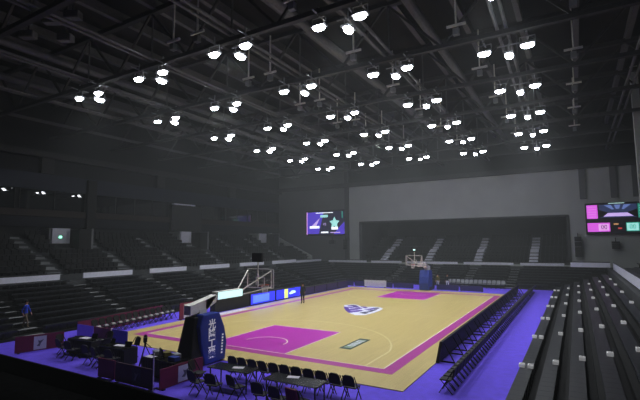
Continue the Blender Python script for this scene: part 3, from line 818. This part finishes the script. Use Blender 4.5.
# characters down the side of the blue pad (vertical), on the +x face
mt = frame_mtx((.575, -2.92, 1.08), (0, 1, .0), (0, -.0, 1))
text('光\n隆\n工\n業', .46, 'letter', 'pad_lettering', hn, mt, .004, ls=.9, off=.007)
e = MB()
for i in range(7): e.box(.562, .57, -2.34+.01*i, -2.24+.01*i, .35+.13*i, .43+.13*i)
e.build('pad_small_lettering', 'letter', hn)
# shot clock light on far hoop
MB().box(-.12, .12, 1.05, 1.06, 4.45, 4.6).build('clock_digit', 'ledwhite', hf)

# ------------------------------------------------------------------ far end items
r = empty('bench_board', (-6.2, 30.9, 0), label='long white advertising board behind the far baseline', cat='advertising board')
MB().box(-1.4, 1.4, -.03, .03, .08, .85).build('panel', 'white', r); MB().box(-1.3, -1.2, -.2, .2, 0, .08).box(1.2, 1.3, -.2, .2, 0, .08).build('foot', 'frame', r)
MB().box(-1.2, 1.2, -.036, -.03, .25, .6).build('panel_print', 'paper', r)
wc = None
for j in range(13):
    x = 1.3+.5*j
    lb = 'pale grey chair in the row behind the far baseline'
    if wc is None:
        wc = chair('pale_chair', 'lampbody'); wc.location = (x, 35.8, 0); wc.rotation_euler = (0, 0, math.pi); tag(wc, lb, 'chair', 'pale chairs behind the far baseline')
    else: dup(wc, (x, 35.8, 0), math.pi, lb)
for j in range(12):
    dup(ch, (-11.0+.62*j, 35.3, 0), math.pi, 'black folding chair in the row behind the white far board', 'black chairs behind the far baseline')
for j in (0, 1, 2, 3, 5, 6):
    barrier(-10.6+2.55*j, 31.6, 0, 2.4, .6, 'low dark purple board behind the far baseline, %s from the left' % CW[j], m=M.get('dimp') or M.setdefault('dimp', mat('dark_purple_board', (44, 34, 92), .5)))

# ------------------------------------------------------------------ screens
# left screen on the far corner wall
sl = empty('video_screen', (-20.95, 44.75, 6.65), label='purple video screen with star logo on the far left corner wall', cat='screen')
MB().box(-3.7, 3.7, 0, .24, -.1, 4.05).build('screen_housing', 'black', sl)
MB().box(-3.6, 3.6, -.01, 0, .05, 3.9).build('display', mat('led_navy', (30, 28, 62), emit=.6), sl)
def img(parent, poly, m, y=-.02, name='screen_image'):
    b = MB(); b.prism(poly, y, y+.005, fn=lambda a, z, yy: (a, yy, z)); return b.build(name, m, parent)
P1 = mat('led_violet', (88, 62, 205), emit=.8)
img(sl, [(-3.6, .2), (-1.2, .2), (-.3, 3.8), (-3.6, 3.8)], P1)
img(sl, [(1.6, .1), (3.6, .1), (3.6, 2.1), (2.6, 1.2)], P1)
img(sl, [(-3.6, .05), (-3.45, .05), (-3.45, 3.9), (-3.6, 3.9)], 'pinkhi', -.03)
img(sl, [(-1.8, 3.6), (1.5, 3.6), (1.5, 3.72), (-1.8, 3.72)], 'swhite', -.03)
img(sl, [(-.9, 2.9), (.5, 2.9), (.5, 3.3), (-.9, 3.3)], 'tealhi', -.03)
img(sl, [(-3.0, 1.1), (-1.1, 1.1), (-1.1, 1.5), (-3.0, 1.5)], 'swhite', -.03)
img(sl, [(-2.6, 1.5), (-1.7, 1.5), (-1.0, 2.8), (-1.9, 2.1)], 'sfloor', -.03)
st = []
for i in range(10):
    a = math.pi/2+math.pi*i/5; rr_ = 1.0 if i % 2 == 0 else .5
    st.append((1.75+rr_*math.cos(a), 1.95+rr_*math.sin(a)))
img(sl, st, 'tealhi', -.03, 'star_logo')
img(sl, [(1.2, .85), (2.4, .85), (2.4, 1.3), (1.2, 1.3)], 'swhite', -.035)
img(sl, [(-.8, .3), (.6, .3), (.6, .55), (-.8, .55)], 'swhite', -.03)
img(sl, [(1.0, .3), (2.8, .3), (2.8, .45), (1.0, .45)], 'sfloor', -.03)
text('VS', .55, 'sfloor', 'versus_text', sl, frame_mtx((-.1, -.03, 1.75), (1, 0, 0), (0, 0, 1)))
img(sl, [(3.1, 2.7), (3.3, 2.7), (3.3, 3.8), (3.1, 3.8)], 'teal', -.03)
# right scoreboard
sr = empty('scoreboard', (15.92, 44.5, 6.2), label='large wide scoreboard with pink and teal panels on the far right wall', cat='scoreboard')
W = 7.9; sr.scale = (.8, 1, .92)
MB().box(-.1, W+.1, 0, .4, -.1, 4.0).build('screen_housing', 'black', sr)
MB().box(0, W, -.01, 0, 0, 3.9).build('display', mat('led_nearblack', (14, 12, 24), emit=.6), sr)
def rc(x0, x1, z0, z1, m, y=-.02, n='screen_image'): return img(sr, [(x0, z0), (x1, z0), (x1, z1), (x0, z1)], m, y, n)
rc(.1, 1.5, 1.95, 3.75, 'pink', n='team_panel')
for i in range(5): rc(.25, 1.35, 2.15+.33*i, 2.2+.33*i, 'pinkhi', -.025, 'player_line')
rc(.1, 2.95, .25, 1.4, 'pink', n='score_panel')
rc(1.5, 2.8, .4, 1.25, 'pinkhi', -.025, 'score_panel')
text('00', .8, 'ledblack', 'score_digits', sr, frame_mtx((2.2, -.03, .82), (1, 0, 0), (0, 0, 1)))
rc(1.7, 6.35, 2.05, 3.75, 'sblue', n='live_picture')
img(sr, [(2.2, 2.2), (5.9, 2.2), (5.2, 2.65), (2.8, 2.65)], 'sfloor', -.025, 'live_picture')
img(sr, [(2.3, 3.7), (3.2, 3.7), (3.6, 3.1), (3.3, 3.1)], 'sblue2', -.025, 'live_picture')
img(sr, [(3.6, 3.7), (4.4, 3.7), (4.2, 3.15), (3.8, 3.15)], 'sblue2', -.025, 'live_picture')
img(sr, [(4.8, 3.7), (5.7, 3.7), (4.8, 3.1), (4.5, 3.1)], 'sblue2', -.025, 'live_picture')
img(sr, [(1.7, 2.1), (2.2, 2.2), (2.8, 2.7), (1.7, 3.1)], 'ledblack', -.025, 'live_picture')
img(sr, [(6.35, 2.1), (5.9, 2.2), (5.2, 2.7), (6.35, 3.1)][::-1], 'ledblack', -.025, 'live_picture')
rc(2.9, 4.9, 3.86, 3.93, 'ledwhite', -.03, 'top_strip')
rc(6.45, 7.85, 1.95, 3.75, 'teal', n='team_panel')
for i in range(5): rc(6.6, 7.7, 2.15+.33*i, 2.2+.33*i, 'tealhi', -.025, 'player_line')
rc(4.9, 7.8, .25, 1.4, 'teal', n='score_panel')
rc(5.0, 6.4, .35, 1.3, 'tealhi', -.025, 'score_panel')
text('00', .8, 'teal', 'score_digits', sr, frame_mtx((5.7, -.03, .82), (1, 0, 0), (0, 0, 1)))
rc(3.4, 4.0, 1.1, 1.3, 'amber', -.025, 'game_clock'); rc(3.9, 4.4, .55, .75, 'red', -.025, 'game_clock')
# hung speakers by the screens
def spk(x, z0, z1, w, label):
    r = empty('line_speaker', (x, 44.4, z0), label=label, cat='loudspeaker')
    n = 4; h = (z1-z0-.4)/n
    for i in range(n): MB().box(-w/2, w/2, -.25, .25, h*i, h*(i+1)-.04).build('speaker_box', 'black', r, .02)
    MB().box(-.04, .04, -.04, .04, z1-z0-.45, z1-z0).build('hanging_bar', 'frame', r)
    MB().box(-.04, .04, .2, .6, z1-z0-.15, z1-z0-.05).build('wall_bracket', 'frame', r)
spk(14.9, 3.4, 6.3, .75, 'tall black loudspeaker stack right of the far opening')
spk(-17.0, 4.3, 6.3, .6, 'tall black loudspeaker stack right of the purple video screen')
spk(-19.4, 5.2, 6.2, 1.0, 'short black loudspeaker box under the purple video screen')
spk(18.7, 4.4, 5.7, .8, 'short black loudspeaker box under the pink and teal scoreboard')
# ceiling speakers near camera top left
for j, (x, y, z, nm) in enumerate([(-6.9, -5.6, 17.0, 'pale grey loudspeaker box hung under the roof, upper left, largest'), (-8.3, -5.9, 17.0, 'grey loudspeaker box under the roof, second from right at upper left'), (-11.1, -5.7, 17.0, 'grey loudspeaker box under the roof, third from right at upper left'), (-9.7, -4.4, 17.0, 'grey loudspeaker box under the roof, lowest at upper left')]):
    r = empty('roof_speaker', (x, y, z), .5, label=nm, cat='loudspeaker')
    MB().box(-.4, .4, -.22, .22, -.2, .2).build('speaker_box', 'steel', r, .03)
    MB().box(-.36, .36, -.25, -.22, -.16, .16).build('grille', 'steel', r)
    MB().box(-.03, .03, -.03, .03, .25, 19.4-z).build('hanging_rod', 'steeldk', r)

# ------------------------------------------------------------------ people
def person(loc, rz, h, top, legs, label, pose='stand'):
    k = h/1.75
    V = [(0,0,.98),(0,0,1.15),(0,.01,1.32),(0,0,1.46),(0,.0,1.54),(0,.02,1.66),(0,.01,1.74)]
    Rr = [(.15,.11),(.13,.095),(.165,.11),(.10,.08),(.055,.055),(.085,.1),(.05,.06)]
    E_ = [(0,1),(1,2),(2,3),(3,4),(4,5),(5,6)]
    def add(p, r, par): V.append(p); Rr.append(r if isinstance(r, tuple) else (r, r)); E_.append((par, len(V)-1)); return len(V)-1
    for s in (-1, 1):
        st_ = .12*s if pose == 'walk' else 0
        a = add((.1*s, 0, .9), .095, 0); b = add((.11*s, st_+.03, .5), .062, a); c = add((.11*s, st_*1.8-.02, .1), .042, b); add((.12*s, st_*1.8+.12, .04), .035, c)
        a = add((.19*s, 0, 1.42), .055, 3); b = add((.24*s, -.03-st_, 1.15), .042, a)
        w = add((.25*s, .08-st_, .9), .028, b); p = add((.25*s, .1-st_, .83), (.032, .02), w)
        for q, (dx, ln) in enumerate(((-.03, .07), (-.01, .085), (.01, .08), (.028, .065))):
            t = add((.25*s+dx*.5, .11-st_+dx, .83-ln*.6), .009, p); add((.25*s+dx*.4, .125-st_+dx, .83-ln), .008, t)
        t = add((.25*s-.03*s, .14-st_, .84), .01, w); add((.25*s-.035*s, .16-st_, .80), .009, t)
    me = bpy.data.meshes.new('person'); me.from_pydata([(a*k, b*k, c*k) for a, b, c in V], E_, [])
    o = bpy.data.objects.new('person', me); COL.objects.link(o)
    m = o.modifiers.new('skin', 'SKIN')
    for i, r in enumerate(Rr): me.skin_vertices[0].data[i].radius = (r[0]*k, r[1]*k)
    me.skin_vertices[0].data[0].use_root = True
    o.modifiers.new('sub', 'SUBSURF').levels = 1; o.modifiers['sub'].render_levels = 1
    bpy.context.view_layer.update()
    m2 = bpy.data.meshes.new_from_object(o.evaluated_get(bpy.context.evaluated_depsgraph_get()))
    o.modifiers.clear(); o.data = m2
    m2.materials.clear()
    for mm in (top, legs, 'skin', 'hair'): m2.materials.append(M[mm])
    for p in m2.polygons:
        z = p.center.z/k; x = abs(p.center.x)/k
        p.use_smooth = True
        p.material_index = 2 if (z > 1.5 or (x > .19 and z < 1.0 and z > .6)) else (3 if z < .09 else (0 if z > .96 else 1))
    # head detail: nose, ears, eyes
    hp = bpy.data.meshes.new('face'); 
    b = MB(); b.box(-.012*k, .012*k, .1*k, .13*k, 1.63*k, 1.67*k); b.box(-.1*k, -.085*k, -.01*k, .03*k, 1.62*k, 1.68*k); b.box(.085*k, .1*k, -.01*k, .03*k, 1.62*k, 1.68*k)
    b.build('face', 'skin', o)
    b = MB()
    for rr0, z0_, rr1, z1_ in ((.1, 1.66, .105, 1.72), (.105, 1.72, .085, 1.775), (.085, 1.775, .03, 1.8)): b.tube((0, -.005*k, z0_*k), (0, -.005*k, z1_*k), rr0*k, 12, rr1*k)
    b.build('hair', 'hair', o)
    o.location = loc; o.rotation_euler = (0, 0, rz)
    return tag(o, label, 'person')
person((-6.2, 15.0, .03), 1.2, 1.78, 'clothdark', 'clothdark', 'person in dark clothes standing on the court near the left sideline boards')
person((-13.9, -3.6, H0+RS*1), -.9, 1.62, 'shirtblue', 'khaki', 'person in blue shirt walking down the left lower stand steps', 'walk')
person((.7, 33.0, 0), 3.0, 1.65, 'clothyel', 'clothwhite', 'person in olive top and white trousers beside the far hoop stand, left one')
person((1.75, 33.2, 0), 3.3, 1.68, 'clothdark', 'clothwhite', 'person in dark top and white trousers beside the far hoop stand, right one')

# ------------------------------------------------------------------ world: dim air with haze
wd = bpy.data.worlds.new('world'); S.world = wd; wd.use_nodes = True
nt = wd.node_tree
nt.nodes['Background'].inputs[0].default_value = (.5, .55, .7, 1); nt.nodes['Background'].inputs[1].default_value = .01
sc_ = nt.nodes.new('ShaderNodeVolumeScatter'); sc_.inputs['Density'].default_value = .0031; sc_.inputs['Color'].default_value = (.93, .97, .97, 1)
nt.links.new(sc_.outputs[0], nt.nodes['World Output'].inputs['Volume'])
